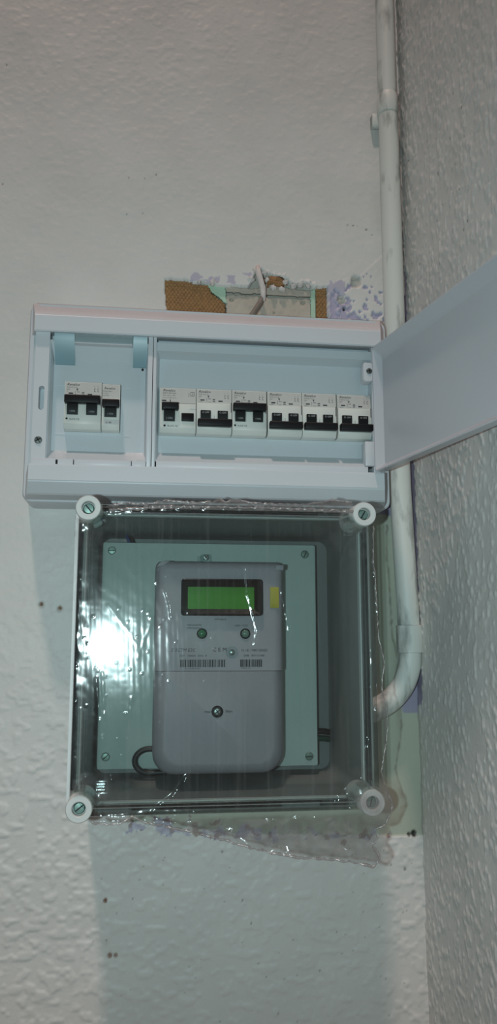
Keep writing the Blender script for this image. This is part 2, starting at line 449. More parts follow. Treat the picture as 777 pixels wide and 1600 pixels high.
wall_right = grid_object('wall_right', pos, paint, 'stucco_right', kind='structure')
wall_right['label'] = 'heavily stuccoed white side wall meeting the panel wall'

bm = nb(); bx(bm, -1300, CORNER + 40, -2200, 8, -ZC * 1000 - 60, -ZC * 1000 + 1)
o = obj('floor', bm, 'floor_tile'); o['kind'] = 'structure'

# --- pieces inside the broken opening (children of the wall)
def piece_grid(name, poly, ydepth, hfun, m, step=.9, col=None):
    x0, x1 = min(p[0] for p in poly), max(p[0] for p in poly); z0, z1 = min(p[1] for p in poly), max(p[1] for p in poly)
    gx, gz = np.meshgrid(np.arange(x0 - 1, x1 + 1, step), np.arange(z0 - 1, z1 + 1, step))
    keep = inpoly(gx + vnoise(gx, gz, 3, 41) * .5, gz + vnoise(gx, gz, 3, 42) * .5, poly)
    p = np.stack([gx, -hfun(gx, gz) + ydepth, gz], -1) * .001; p[..., 2] += ZC
    o = grid_object(name, p, None, m, keep, wall_back)
    sd = o.modifiers.new('thickness', 'SOLIDIFY'); sd.thickness = .004; sd.offset = -1
    return o
def knurl(gx, gz):
    row = np.floor(gz / 3.1); sx = gx + (row % 2) * 2.1
    d = np.abs((sx / 4.2) % 1 - .5) * 2; e = np.abs((gz / 3.1) % 1 - .5) * 2
    h = 2.6 * np.sqrt(np.clip(1 - (d * d + e * e) * 1.15, 0, 1)) + vnoise(gx, gz, 2, 43) * .2
    for (cx, cz) in (PX(313, 468), PX(313, 480), PX(313, 490), PX(270, 449)):
        h = h - 2.2 * np.exp(-((gx - cx) ** 2 + (gz - cz) ** 2) / 1.6)
    return h
b1 = piece_grid('brick', pxpoly([(257, 433), (286, 435), (309, 441), (326, 443), (331, 456), (343, 463), (352, 472), (353, 500), (353, 540), (262, 540), (260, 489)]), 6.5, knurl, 'brick_clay', .6)
b2 = piece_grid('brick', pxpoly([(495, 446), (512, 447), (513, 540), (496, 540)]), 6.5, knurl, 'brick_clay', .6)
for b in (b1, b2): b['label'] = 'brown knurled clay brick bared in the broken wall'
lump = lambda gx, gz: vnoise(gx, gz, 12, 44) * .7 + vnoise(gx, gz, 4, 45) * .35
def block_h(gx, gz):
    h = lump(gx, gz)
    for (a, b, r) in ((363, 465, 2.6), (475, 470, 2.8), (430, 486, 1.3)):
        cx, cz = PX(a, b); h = h - 6 * (1 - sstep(.6, 1.1, np.hypot(gx - cx, gz - cz) / r))
    return h
pb = piece_grid('plaster_block', pxpoly([(354, 457), (395, 459), (440, 462), (488, 465), (488, 540), (354, 540)]), 5.0, block_h, 'plaster'); pb['label'] = 'pale plaster block with two screw holes'
up = piece_grid('plaster_strip', pxpoly([(352, 445), (400, 448), (420, 440), (455, 448), (488, 452), (488, 462), (440, 459), (395, 456), (354, 454)]), 4.0, lump, 'plaster')
g1 = piece_grid('paint_flake', pxpoly([(323, 441), (353, 444), (356, 472), (350, 470), (342, 461), (332, 455)]), 4.2, lambda a, b: lump(a, b) * .4, 'old_green_paint')
g2 = piece_grid('paint_flake', pxpoly([(486, 452), (495, 449), (496, 540), (488, 540)]), 4.4, lambda a, b: lump(a, b) * .4, 'old_green_paint')
for g in (g1, g2): g['label'] = 'old mint green paint left in the broken wall'
def rubble(name, c, r, m, seed, ysq=.6):
    bm = nb(); bmesh.ops.create_icosphere(bm, subdivisions=3, radius=1)
    rr = np.random.RandomState(seed); a = rr.rand(3) * 40
    for v in bm.verts:
        d = v.co.normalized(); k = 1 + .55 * float(vnoise(np.array([d.x * 2 + a[0]]), np.array([d.z * 2 + d.y * 1.7 + a[1]]), .7, seed)[0])
        v.co = T((c[0] + d.x * r[0] * k, c[1] + d.y * r[1] * k, c[2] + d.z * r[2] * k))
    return obj(name, bm, m, wall_back, angle=180)
x, z = PX(432, 439); ch = rubble('brick_chunk', (x, 4, z), (14, 6, 6.5), 'clay_rubble', 3); ch['label'] = 'broken brown brick chunk in the wall'
for k, (a, b, r) in enumerate(((426, 449, 3.6), (441, 452, 3), (446, 441, 3.2), (458, 447, 3.4), (470, 445, 3), (418, 438, 3.2), (393, 436, 3.6), (399, 424, 3.4), (414, 427, 3), (482, 447, 2.6), (333, 441, 4.2), (311, 440, 2.4))):
    x, z = PX(a, b); rubble('mortar_lump', (x, .6, z), (r, 2.6, r * .85), 'mortar', 50 + k)

# ================================================================== CONDUIT
ct = thing('conduit_pipe', 'white painted conduit pipe running down the wall corner with an elbow', 'pipe', (283, 0, -90))
bm = nb(); tube(bm, [(276.2, -12.5, 3648), (277.0, -12.5, 626)], 11.2, 24); obj('upper_pipe', bm, 'conduit_paint', ct)
bm = nb(); tube(bm, [(277.0, -13, 650), (277.0, -13, 646), (277.0, -13, 630), (277.0, -13, 624)], [11.3, 12.6, 13.2, 12.2], 24); obj('socket', bm, 'conduit_paint', ct)
bm = nb(); tube(bm, [(277.3, -12.6, 627), (277.4, -12.6, 500), (277.5, -12.6, 380), (277.6, -12.6, 260), (278.2, -12.8, 170), (280.2, -13, 100), (282.4, -13.4, 40), (283, -13.4, 5)], 11.9, 28); obj('lower_pipe', bm, 'conduit_paint', ct)
bm = nb(); tube(bm, [(283, -14, 16), (283.0, -14, 15.4), (283.1, -14, -13), (283.1, -14, -13.6)], [13.2, 14.2, 14.2, 13.2], 28); obj('coupler', bm, 'conduit_paint', ct)
pts = [(283, -13.6, 0), (283, -13.6, -14)] + [(283 - 60 * (1 - math.cos(a)), -13.6, -16 - 60 * math.sin(a)) for a in [math.radians(90 * k / 16) for k in range(1, 17)]] + [(208.5, -13.6, -76)]
bm = nb(); tube(bm, pts, 12.2, 28); obj('elbow', bm, 'conduit_paint', ct)
bm = nb(); bx(bm, 258.5, 268, -9, 1, 612, 628, 1.5); obj('wall_clip', bm, 'conduit_paint', ct)

# cut cable poking out of the opening, wrapped in old mortar
cb = thing('cut_cable', 'stub of grey cable caked in mortar hanging from the broken wall', 'cable', (122, 0, 365))
p = lambda a, b, y: (*PX(a, b, y)[:1], y, PX(a, b, y)[1])
bm = nb(); tube(bm, [p(412, 462, -6), p(406, 474, -9), p(396, 490, -11), p(388, 500, -12)], [2.6, 3.2, 3.4, 3.3], 12); obj('sheath', bm, 'cable_grey', cb)
path = [p(403, 416, 1), p(404, 426, -3), p(407, 438, -6), p(411, 450, -7), p(412, 462, -7), p(411, 470, -8)]
bm = nb(); tube(bm, path, [2.2, 3.8, 3.4, 3.1, 2.9, 2.0], 10)
for v in bm.verts: v.co += Vector((random.uniform(-1, 1), random.uniform(-1, 1), random.uniform(-1, 1))) * .0007
obj('mortar_crust', bm, 'mortar', cb, angle=180)

# ================================================================== DISTRIBUTION PANEL
pn_ = thing('distribution_panel', 'white plastic distribution panel with its door swung open, screwed to the wall', 'electrical panel', (65, 0, 141))
bm = nb(); slab(bm, [(-127, 258, 138, 350, 0), (-127, 258, 138, 350, -38), (-125.8, 256.8, 139.2, 348.8, -40)], 9); obj('back_box', bm, 'white_plastic', pn_)
XL, XR = -115.5, 240.5
bm = nb(); slab(bm, [(XL - 7, XR + 10, 145, 347, -39), (XL - 5, XR + 7, 147, 345, -52)], 8); obj('inner_frame', bm, 'cover_plastic', pn_)
def bar(name, yz):
    bm = nb(); xprism(bm, yz, XL - 1, XR + 2)
    es = [e for e in bm.edges if abs(e.verts[0].co.x - e.verts[1].co.x) > .1]
    bmesh.ops.bevel(bm, geom=es, offset=.0012, segments=3, affect='EDGES')
    # ends taper in towards the front
    for v in bm.verts:
        d = -v.co.y * 1000
        k = max(0, d - 40) / 38
        if v.co.x < 0: v.co.x += (-8 + 8 * k) * .001
        else: v.co.x += (9 - 11 * k) * .001
    return obj(name, bm, 'white_plastic', pn_)
bar('top_bar', [(-40, 349.5), (-44, 349), (-78, 323.5), (-78, 305.8), (-50, 311)])
bar('bottom_bar', [(-50, 166), (-74, 170.5), (-78, 170), (-78, 153), (-67, 141.6), (-40, 140.5)])
bm = nb(); ring(bm, (XL, -101.5, 167, 309), (-110.4, -105.0, 226, 250.6), -50, -72, .6, 2.6, 6); obj('left_column', bm, 'white_plastic', pn_)
bm = nb(); bx(bm, -112, -104, -60, -56, 224, 253); obj('slot_floor', bm, 'cover_plastic', pn_)
bm = nb(); bx(bm, 232.6, XR - .5, -68, -48, 169, 309, .8); obj('right_column', bm, 'white_plastic', pn_)
bm = nb(); bx(bm, -3.0, 1.7, -70.5, -48, 170, 309, .4); obj('divider', bm, 'white_plastic', pn_)
bm = nb(); bx(bm, 2.2, 5.6, -70, -48, 170, 309, .4); obj('divider', bm, 'white_plastic', pn_)
# trays: sloped border sinking to a flat cover with a window for the breakers
def tray(name, o, i, win, ytop, yflat, lip):
    # front frame, a deep ceiling under its top edge, gentle slopes at the other sides, then the flat cover with its window
    bm = nb()
    A, B, C = rrect(*o, .8, 3), rrect(*i, 1.0, 3), rrect(*win, .4, 3)
    L1 = rrect(o[0] + .8, o[1] - .3, o[2] + .8, o[3] - lip, .8, 3)
    loft(bm, [[(x, ytop + 6, z) for x, z in A], [(x, ytop, z) for x, z in A], [(x, ytop, z) for x, z in L1], [(x, yflat, z) for x, z in B],
              [(x, yflat, z) for x, z in C], [(x, yflat + 3, z) for x, z in C]], False, False)
    return obj(name, bm, 'cover_plastic', pn_, angle=25, recalc=False)
BR_T, BR_B = 257.6, 209.2
t1 = tray('breaker_cover', (-101.6, -3.0, 177, 301), (-98.5, -5.5, 189.0, 284), (-86.3, -30.0, BR_B - .3, BR_T + .9), -68, -54, 2)
t2 = tray('breaker_cover', (5.6, 232.5, 178, 303.5), (9.0, 232.1, 190, 290.5), (9.2, 231.9, BR_B - 1.3, BR_T - .6), -67, -53, 9)
for (a, b, c) in ((-97.5, -86.8, BR_T - 1), (-29.5, -20, BR_T - .6), (-97.5, -20, BR_B - 3.4)):
    bm = nb(); bx(bm, a, b, -54.5, -53.5, c, c + .6); obj('knockout_ridge', bm, 'white_plastic', t1)
bm = nb(); lathe(bm, PX(223, 578, -54), [(1.3, -53), (1.3, -54.6), (.9, -54.9)], 12); obj('cover_pin', bm, 'hole_dark', t1)
# small hinge arms and the clear strip over the left cover
for (a, b) in ((-97.5, -77.5), (-18.5, -4.0)):
    bm = nb(); xprism(bm, [(-50, 309), (-71.5, 309), (-69.2, 300), (-56.0, 279.5), (-50, 279)], a, b); obj('hinge_arm', bm, 'hinge_plastic', pn_)
bm = nb(); xprism(bm, [(-60, 311), (-73.0, 311), (-73.0, 298.2), (-71.8, 297.4), (-60, 297.4)], -77, -19); lw_ = obj('label_window', bm, 'clear_strip', pn_)
bm = nb(); bx(bm, -77, -19, -74, -66, 296.2, 297.6, .3, 1); obj('strip_edge', bm, 'white_plastic', lw_)
bm = nb(); bx(bm, -17.2, -3.4, -72.6, -60, 170.5, 176.4, .5); obj('corner_block', bm, 'white_plastic', pn_)
bm = nb(); bx(bm, -73.5, -17.8, -73.4, -60, 170.5, 176.4, .5); obj('catch_strip', bm, 'white_plastic', pn_)
bm = nb(); bx(bm, 7.0, 225, -72.6, -60, 170.5, 177, .5); obj('catch_strip', bm, 'white_plastic', pn_)
bm = nb(); bx(bm, XL + .5, -74.5, -72.6, -60, 168, 177, .5); obj('corner_block', bm, 'white_plastic', pn_)
bm = nb(); bx(bm, -91.4, -89.4, -73.0, -72, 171, 175.6); obj('catch_slit', bm, 'hole_dark', pn_)
def screw(c, yb, yf, r, parent, m='steel', ang=20, name='screw', cross=True):
    bm = nb(); lathe(bm, c, [(r * .9, yb), (r, yb), (r, yf + r * .25), (r * .8, yf), (0.01, yf - r * .06)], 20); s = obj(name, bm, m, parent)
    bm = nb()
    for k in ((0, 90) if cross else (0,)):
        a = math.radians(ang + k); q = []
        for (u, v) in ((-.78, -.11), (.78, -.11), (.78, .11), (-.78, .11)):
            q.append((c[0] + r * (u * math.cos(a) - v * math.sin(a)), c[1] + r * (u * math.sin(a) + v * math.cos(a))))
        prism(bm, q, yf + .3, yf - r * .11)
    obj('slot', bm, 'hole_dark' if cross else 'gasket', s)
    return s
screw(PX(59.5, 687, -73), -70, -73.2, 3.9, pn_, ang=30)
bm = nb(); slab(bm, [(222.4, 233, 269, 290, -60), (222.4, 233, 269, 290, -71.5), (223, 232.4, 269.6, 289.4, -72.3)], 3); lug = obj('screw_lug', bm, 'white_plastic', pn_)
screw((228.6, 280.5), -71, -73.4, 3.2, lug, ang=10)
bm = nb(); bx(bm, 222.4, 233, -73, -58, 178, 204, .6); obj('screw_lug', bm, 'white_plastic', pn_)
# door, swung open past square
DA = math.radians(11.0); du = (math.sin(DA), -math.cos(DA)); dn = (-math.cos(DA), -math.sin(DA)); H0 = (239.0, -78.0)
def dp(u, z, n): return (H0[0] + du[0] * u + dn[0] * n, H0[1] + du[1] * u + dn[1] * n, z)
bm = nb()
def drect(u0, u1, z0, z1, n, r): return [dp(u, z, n) for u, z in rrect(u0, u1, z0, z1, r, 3)]
loft(bm, [drect(-.8, 228.8, 170.2, 303.6, 9, 2.5), drect(.8, 227.2, 171.8, 302.0, 9, 2.0), drect(3.5, 223, 176, 294.5, 1.5, 3), drect(5, 221, 178, 291, 0, 3)], False, True)
loft(bm, [drect(-.8, 228.8, 170.2, 303.6, 9, 2.5), drect(.2, 228, 170.8, 302.5, -2, 2.5), drect(3, 225, 172.5, 298, -4, 3)], False, True)
bmesh.ops.remove_doubles(bm, verts=bm.verts[:], dist=1e-6)
door = obj('door', bm, 'door_plastic', pn_, angle=30); door['label'] = 'white hinged door swung open past square'
for z0 in (186, 268):
    bm = nb(); tube(bm, [(236.5, -79, z0), (236.5, -79, z0 + 18)], 2.4, 12); obj('hinge_knuckle', bm, 'door_plastic', door)

# ================================================================== BREAKERS (each stands in the panel as a thing of its own)
YL, YN = -65.4, -68.0
def zz(f, t, b): return t + (b - t) * f
def breaker(x0, x1, t, b, kind, label):
    o = thing('circuit_breaker', label, 'circuit breaker', ((x0 + x1) / 2, -30, b), 'circuit breakers clipped side by side in the panel')
    W = x1 - x0; fx = lambda f: x0 + W * f; fz = lambda f: zz(f, t, b)
    lab = .355 if kind == 'rcd' else .31
    bm = nb(); xprism(bm, [(-30, t), (YL, t), (YL, fz(lab)), (YN, fz(lab + .03)), (YN, fz(.90)), (YN + 3.6, b), (-30, b)], x0 + .25, x1 - .25)
    bmesh.ops.bevel(bm, geom=bm.edges[:], offset=.00025, segments=1, affect='EDGES')
    body = obj('body', bm, 'breaker_white', o)
    bm = nb(); bx(bm, x0 + .7, x1 - .7, YL - .35, YL + .3, fz(lab - .012), fz(.015)); lb = obj('label_plate', bm, 'breaker_label', body)
    ink, wht, sym = nb(), nb(), nb(); yt = YL - .42; yn = YN - .08
    def rect(bm_, a0, a1, c0, c1, y): bx(bm_, fx(a0), fx(a1), y, y + .1, fz(c1), fz(c0))
    def toggles(wins, wz, bar_, bz, txt, tf):
        for (a0, a1) in wins:
            bm = nb(); xprism(bm, [(YN + 2, fz(wz[1])), (YN - .6, fz(wz[1])), (YN - 2.0, fz((wz[0] + wz[1]) / 2)), (YN - 2.0, fz(wz[0])), (YN + 2, fz(wz[0]))], fx(a0), fx(a1))
            obj('toggle_drum', bm, 'window_black', o)
            text_into(wht, txt, (fx(a0) + fx(a1)) / 2, YN - 2.15, fz(tf), 1.9 if kind != 'rcd' else 2.2, align='CENTER', sx=.95)
        bm = nb(); bx(bm, fx(bar_[0]), fx(bar_[1]), YN - 7.0, YN + 1, fz(bz[1]), fz(bz[0]), 1.1, 3); obj('toggle_bar', bm, 'black_plastic', o)
        # low white cheeks either side of each drum
        for (a0, a1) in wins:
            for q in (a0 - .035, a1 + .005):
                bm = nb(); bx(bm, fx(q), fx(q + .03), YN - .9, YN + 1, fz(wz[1]), fz(wz[0]), .3, 1); obj('cheek', bm, 'breaker_white', o)
    if kind in ('on', 'off'):
        text_into(ink, 'Revalco', fx(.055), yt, fz(.085), 2.5, shear=.35, bold=.022, sx=1.12)
        text_into(sym, 'RV30 4C 10 A', fx(.06), yt, fz(.135), 1.35, sx=.9)
        text_into(sym, '6000', fx(.06), yt, fz(.18), 1.2, sx=.9); text_into(sym, '3', fx(.06), yt, fz(.225), 1.2)
        text_into(sym, '230/400V~', fx(.06), yt, fz(.30), 1.0, sx=.8)
        prism(sym, [(fx(.31), fz(.145)), (fx(.37), fz(.145)), (fx(.34), fz(.20))], yt + .1, yt)
        rect(ink, .11, .23, .235, .262, yt); rect(ink, .62, .74, .25, .277, yt); rect(ink, .285, .293, .20, .29, yt)
        rect(sym, .33, .41, .21, .22, yt); rect(sym, .33, .41, .285, .29, yt); rect(sym, .46, .53, .22, .245, yt); rect(sym, .46, .53, .265, .285, yt)
        for dx in (0, .09):
            rect(sym, .79 + dx, .80 + dx, .08, .10, yt); rect(sym, .79 + dx, .80 + dx, .13, .20, yt); rect(sym, .80 + dx, .83 + dx, .13, .14, yt); rect(sym, .80 + dx, .83 + dx, .19, .20, yt)
        if kind == 'on':
            toggles(((.09, .38), (.60, .89)), (.46, .715), (.02, .965), (.325, .495), 'I ON', .67)
            text_into(ink, 'RoHS CE', fx(.16), yn, fz(.825), 1.8, sx=1.0)
            lathe(ink, (fx(.085), fz(.80)), [(1.1, yn + .05), (1.1, yn)], 12)
            rect(sym, .02, .96, lab + .0, lab + .006, YN - .05)
        else:
            toggles(((.12, .40), (.60, .88)), (.50, .735), (.035, .985), (.705, .86), 'O OFF', .565)
            rect(sym, .495, .505, .60, .70, yn)
        if kind == 'off' or True:
            rect(sym, .965, .985, .31, .52, YN - .05)
    elif kind == 'rcd':
        text_into(ink, 'Revalco', fx(.08), yt, fz(.085), 2.5, shear=.35, bold=.022, sx=1.12)
        text_into(ink, 'RDB 2P 40A 30mA', fx(.08), yt, fz(.135), 1.35, sx=.9)
        text_into(sym, '230V~ 50Hz  In 40A', fx(.08), yt, fz(.185), 1.2, sx=.9)
        text_into(sym, 'I\u0394n 0,03A  Im 500A  Tipo AC', fx(.08), yt, fz(.235), 1.0, sx=.8)
        rect(ink, .06, .18, .275, .305, yt)
        for (a0, a1, c0, c1) in ((.79, .80, .10, .2), (.84, .95, .085, .095), (.84, .85, .085, .17), (.94, .95, .085, .17), (.84, .95, .165, .175), (.89, .90, .1, .16)): rect(sym, a0, a1, c0, c1, yt)
        rect(ink, .275, .295, .28, .37, YN - .15); rect(sym, .30, .97, .352, .358, YN - .1)
        toggles(((.117, .417),), (.50, .765), (.055, .515), (.37, .53), 'I ON', .725)
        bm = nb(); bx(bm, fx(.595), fx(.935), YN - 1.6, YN + 1, fz(.755), fz(.575), .5); obj('test_button', bm, 'window_black', o)
        bm = nb(); bx(bm, fx(.82), fx(.99), YN - .25, YN, fz(.485), fz(.465)); obj('white_tab', bm, 'boss_white', o)
        text_into(ink, 'RoHS CE', fx(.22), yn, fz(.885), 1.9); lathe(ink, (fx(.14), fz(.86)), [(1.2, yn + .05), (1.2, yn)], 12)
    else:
        text_into(ink, 'Revalco', fx(.10), yt, fz(.115), 2.4, shear=.35, bold=.022, sx=1.02)
        text_into(sym, 'RVSB A/230V~', fx(.05), yt, fz(.17), 1.35, sx=.8); text_into(sym, 'Uc 255V~', fx(.05), yt, fz(.215), 1.1, sx=.9); text_into(sym, 'Imax 40kA', fx(.05), yt, fz(.26), 1.1, sx=.9)
        text_into(sym, 'CE 50', fx(.12), yt, fz(.355), 1.5)
        toggles(((.17, .82),), (.48, .735), (.04, .97), (.375, .54), 'I ON', .69)
        bm = nb(); bx(bm, fx(.0) + .3, fx(1) - .5, YN - .2, YN, fz(.895), fz(.785)); st = obj('sticker', bm, 'boss_white', o)
        text_into(ink, 'In 40', fx(.25), YN - .28, fz(.868), 1.9, bold=.01)
    for bm_, m_, nm in ((ink, 'ink', 'printed_lettering'), (sym, 'ink_light', 'printed_symbols'), (wht, 'white_ink', 'toggle_lettering')):
        if len(bm_.verts): obj(nm, bm_, m_, body, smooth=False, recalc=False)['kind'] = 'stuff'
        else: bm_.free()
    return o
breaker(-86.0, -48.8, BR_T + .6, BR_B, 'on', 'two-pole breaker switched on, joined to a narrow single-pole unit')
breaker(-48.6, -30.4, BR_T - .6, BR_B - .2, 'spd', 'narrow single-pole unit with a white sticker at its foot')
breaker(9.6, 46.8, BR_T - 1.8, BR_B - .8, 'rcd', 'residual current breaker with one toggle up and a square test button')
breaker(47.0, 83.6, BR_T - 1.8, BR_B - .9, 'off', 'two-pole breaker switched off beside the one with the test button')
breaker(83.8, 119.8, BR_T - 1.8, BR_B - .9, 'on', 'two-pole breaker switched on between breakers that are switched off')
breaker(120.9, 157.2, BR_T - 1.9, BR_B - 1.0, 'off', 'two-pole breaker switched off, third breaker from the open door')
breaker(157.4, 193.8, BR_T - 1.9, BR_B - 1.0, 'off', 'two-pole breaker switched off, second breaker from the open door')
breaker(195.2, 231.5, BR_T - 2.0, BR_B - 1.1, 'off', 'two-pole breaker switched off, right against the open door hinge')

# ================================================================== METER ENCLOSURE
en = thing('meter_enclosure', 'square grey enclosure with clear lid and four white corner screw caps', 'enclosure', (74, 0, -155))
bx0, bx1, bz0, bz1 = -62.0, 210.0, -148.5, 121.5
bm = nb()
A = lambda i, y, r=10: [(x, y, z) for x, z in rrect(bx0 + i, bx1 - i, bz0 + i, bz1 - i, r, 6)]
loft(bm, [A(2, 0), A(2, -96), A(5.5, -96), A(15, -4)], True, True); obj('base', bm, 'enclosure_grey', en)
bm = nb(); ring(bm, (bx0 - 5.2, bx1 + 5.2, bz0 - 4.0, bz1 + 4.0), (bx0 + 5.5, bx1 - 5.5, bz0 + 5.5, bz1 - 5.5), -94, -103, 13, 7, 6); obj('base_rim', bm, 'enclosure_rim', en)
bm = nb(); ring(bm, (bx0 - 2.2, bx1 + 2.2, bz0 - 1.5, bz1 + 1.5), (bx0 + 4, bx1 - 4, bz0 + 4, bz1 - 4), -103, -106, 12, 8, 6); obj('gasket', bm, 'gasket', en)
bm = nb()
loft(bm, [A(1, -106), A(.4, -137), A(1.2, -139.5, 9), A(7.0, -140.5, 7), A(8.2, -142, 7), A(9.5, -152, 7), A(11, -154.2, 6), A(13.5, -155, 6),
          A(15, -152.2, 5), A(12.5, -150, 5), A(11, -139.5, 5), A(4.4, -137, 6), A(4.2, -106, 6)], False, False)
# front pane: outer and inner skin
for (i, y) in ((13.5, -155), (15, -152.2)):
    bm.faces.new([bm.verts.new(T(p)) for p in A(i, y, 6 if i < 14 else 5)])
CAPS = [PX(138, 793, -156), PX(570, 803, -156), PX(123, 1265, -156), PX(583, 1255, -156)]
for k, (cx, cz) in enumerate(CAPS):         # clear wells round the screw caps
    a0 = {0: -110, 1: 160, 2: -20, 3: 70}[k]
    pa = [[(cx + r * math.cos(math.radians(a0 + t * 10)), y, cz + r * math.sin(math.radians(a0 + t * 10))) for t in range(14)] for r, y in ((14.2, -132), (14.2, -155.0), (15.8, -155.2), (15.8, -132))]
    loft(bm, pa, False, False, closed=False)
bmesh.ops.remove_doubles(bm, verts=bm.verts[:], dist=1e-6)
lid = obj('lid', bm, 'clear_lid', en, angle=30); lid['label'] = 'clear plastic lid'
# moulded marks on the lid
for (a, b, r_) in ((159, 1230, 5.0), (544, 830, 4.0)):
    bm = nb(); x, z = PX(a, b, -155)
    ring(bm, (x - r_, x + r_, z - r_, z + r_), (x - r_ + .6, x + r_ - .6, z - r_ + .6, z + r_ - .6), -154.6, -155.7, .3, .3, 2)
    if r_ > 4.5:
        for q in (-2, .4, 2.6): bx(bm, x - 4.5, x + 2.6, -155.7, -154.8, z + q - .4, z + q + .4)
    else: bx(bm, x - .5, x + 3.5, -155.7, -154.8, z - .6, z + .6)
    obj('moulded_mark', bm, 'clear_window', lid)['kind'] = 'stuff'
for k, (cx, cz) in enumerate(CAPS):
    bm = nb(); lathe(bm, (cx, cz), [(11.2, -104), (11.2, -154.6), (10.5, -156), (6.4, -156), (5.7, -155.4), (5.5, -148.5)], 32); cp = obj('screw_cap', bm, 'boss_white', en)
    screw((cx, cz), -147.5, -150.5, 5.0, cp, 'zinc_screw', ang=(-50, 60, 38, 75)[k], cross=False)
bm = nb(); slab(bm, [(-45, 177, -126, 99.5, -25), (-45, 177, -126, 99.5, -28.6), (-44.4, 176.4, -125.4, 98.9, -29)], 1.5); pl = obj('mounting_plate', bm, 'plate_green', en)
for k, q in enumerate(((175, 860), (477, 866), (165, 1183), (484, 1182))):
    screw(PX(*q, -31), -28.6, -31, 4.2, pl, 'zinc_screw', ang=(2, 68, 40, 0)[k], cross=False, name='plate_screw')
for (x, z) in ((-38, -118), (170, -118), (-38, 92), (170, 92)):
    bm = nb(); lathe(bm, (x, z), [(5, -3), (5, -25.5)], 16); obj('stand_off', bm, 'enclosure_grey', en)

# ================================================================== METER
mt = thing('electricity_meter', 'grey electricity meter with a green display inside the clear enclosure', 'meter', (71, -29, -126))
ZS = -29.0
def body_ring(i, y, z0, z1, r): return [(x, y, z) for x, z in rrect(8.5 + i, 134 - i, z0 + i * (z0 < -100), z1 - i * (z1 > 0), r, 6)]
bm = nb(); loft(bm, [body_ring(0, -28.8, ZS, 76.5, (.3, .3, 6, 6)), body_ring(0, -70, ZS, 76.5, (.3, .3, 6, 6)), body_ring(1, -76, ZS, 76.5, (.3, .3, 6, 6)), body_ring(4.2, -80.5, ZS, 76.5, (.3, .3, 7, 7)), body_ring(8.5, -82, ZS, 76.5, (.3, .3, 7, 7))])
bd = obj('body', bm, 'meter_grey', mt)
bm = nb(); loft(bm, [body_ring(0, -28.8, -126, ZS - .5, (20, 20, .3, .3)), body_ring(0, -68, -126, ZS - .5, (20, 20, .3, .3)), body_ring(2.5, -76, -126, ZS - .5, (20, 20, .3, .3)), body_ring(9, -82.2, -126, ZS - .5, (17, 17, .3, .3)), body_ring(11.5, -82.8, -126, ZS - .5, (15, 15, .3, .3))])
tcv = obj('terminal_cover', bm, 'meter_cover', mt); tcv['label'] = 'plain grey terminal cover with a central screw'
bm = nb(); bx(bm, 126, 134.2, -81.5, -60, 68, 73.5, 1.0); obj('corner_catch', bm, 'meter_cover', bd)
bm = nb(); prism(bm, [(9.2, 70), (14, 75.6), (22, 75.9), (16, 72)], -74, -81.0); obj('corner_wedge', bm, 'meter_cover', bd)  # slightly darker wedge at the upper left corner of the body
# display: raised frame, sloped reveal, green glass
bm = nb(); B_ = lambda i, y, r: [(x, y, z) for x, z in rrect(33.2 + i, 112.4 - i, 23.2 + i, 58.6 - i, r, 4)]
Lr = lambda i, y: [(x, y, z) for x, z in rrect(40.2 - i, 104.0 + i, 30.2 - i, 50.6 + i, .8, 4)]
loft(bm, [B_(0, -81.5, 3), B_(0, -87.0, 3), B_(1.0, -87.8, 2.4), B_(2.4, -87.2, 2), Lr(.4, -83.0), Lr(0, -82.8)], False, False); bz = obj('display_frame', bm, 'bezel_black', mt)
bm = nb(); bx(bm, 39.8, 104.4, -83.0, -81.8, 29.8, 51.0); obj('lcd_screen', bm, 'lcd_green', bz)
bm = nb(); bx(bm, 35.6, 110, -86.9, -86.3, 25.6, 56.2); obj('display_glass', bm, 'lcd_glass', bz)
bm = nb(); slab(bm, [(120.2, 129.0, 31.0, 51.4, -78), (120.2, 129.0, 31.0, 51.4, -82.6), (120.6, 128.6, 31.4, 51.0, -82.9)], .8, 3); obj('yellow_seal', bm, 'yellow_sticker', bd)
for (x, m) in ((53.8, 'led_green'), (95.8, 'led_clear')):
    bm = nb(); lathe(bm, (x, 6.2), [(5.0, -81), (5.0, -83.0), (4.2, -83.4), (3.9, -82.6)], 24); hs = obj('lens_ring', bm, 'bezel_black', bd)
    bm = nb(); lathe(bm, (x, 6.2), [(3.9, -81)] + [(3.9 * math.cos(a), -82.4 - 2.2 * math.sin(a)) for a in [math.radians(t) for t in (0, 18, 36, 54, 72, 88)]], 24); obj('indicator_lens', bm, m, hs, angle=180)
bm = nb(); y = -82.15
text_into(bm, 'kWh/kvarh', 66, y, 19.2, 1.8)
text_into(bm, '1000 imp/kWh', 38.5, y, 13.6, 1.7); text_into(bm, '1000 imp/kvarh', 38.5, y, 10.8, 1.7)
text_into(bm, 'LEER / TEST', 85.5, y, 13.0, 1.8)
text_into(bm, 'Z 5CTM E2C', 24, y, -10.8, 3.0, shear=.2); text_into(bm, 'C E M', 64, y, -10.8, 3.8)
text_into(bm, '230V  10(80)A  50Hz  A', 32, y, -15.6, 1.9); text_into(bm, 'N 18 / 940130420', 92, y, -10.8, 2.4); text_into(bm, '2008   007/10 FAB', 94, y, -15.6, 1.9)
text_into(bm, '0 1 1 6 4 0 6 3 8 1', 38, y, -27.4, 1.4); text_into(bm, '9 4 0 1 3 0', 92, y, -27.4, 1.4)
for a0, a1, rr in ((120, 240, 21), (-60, 60, 21)):
    pass
obj('printed_lettering', bm, 'ink', bd, smooth=False, recalc=False)['kind'] = 'stuff'
bm = nb(); rb = np.random.RandomState(9)
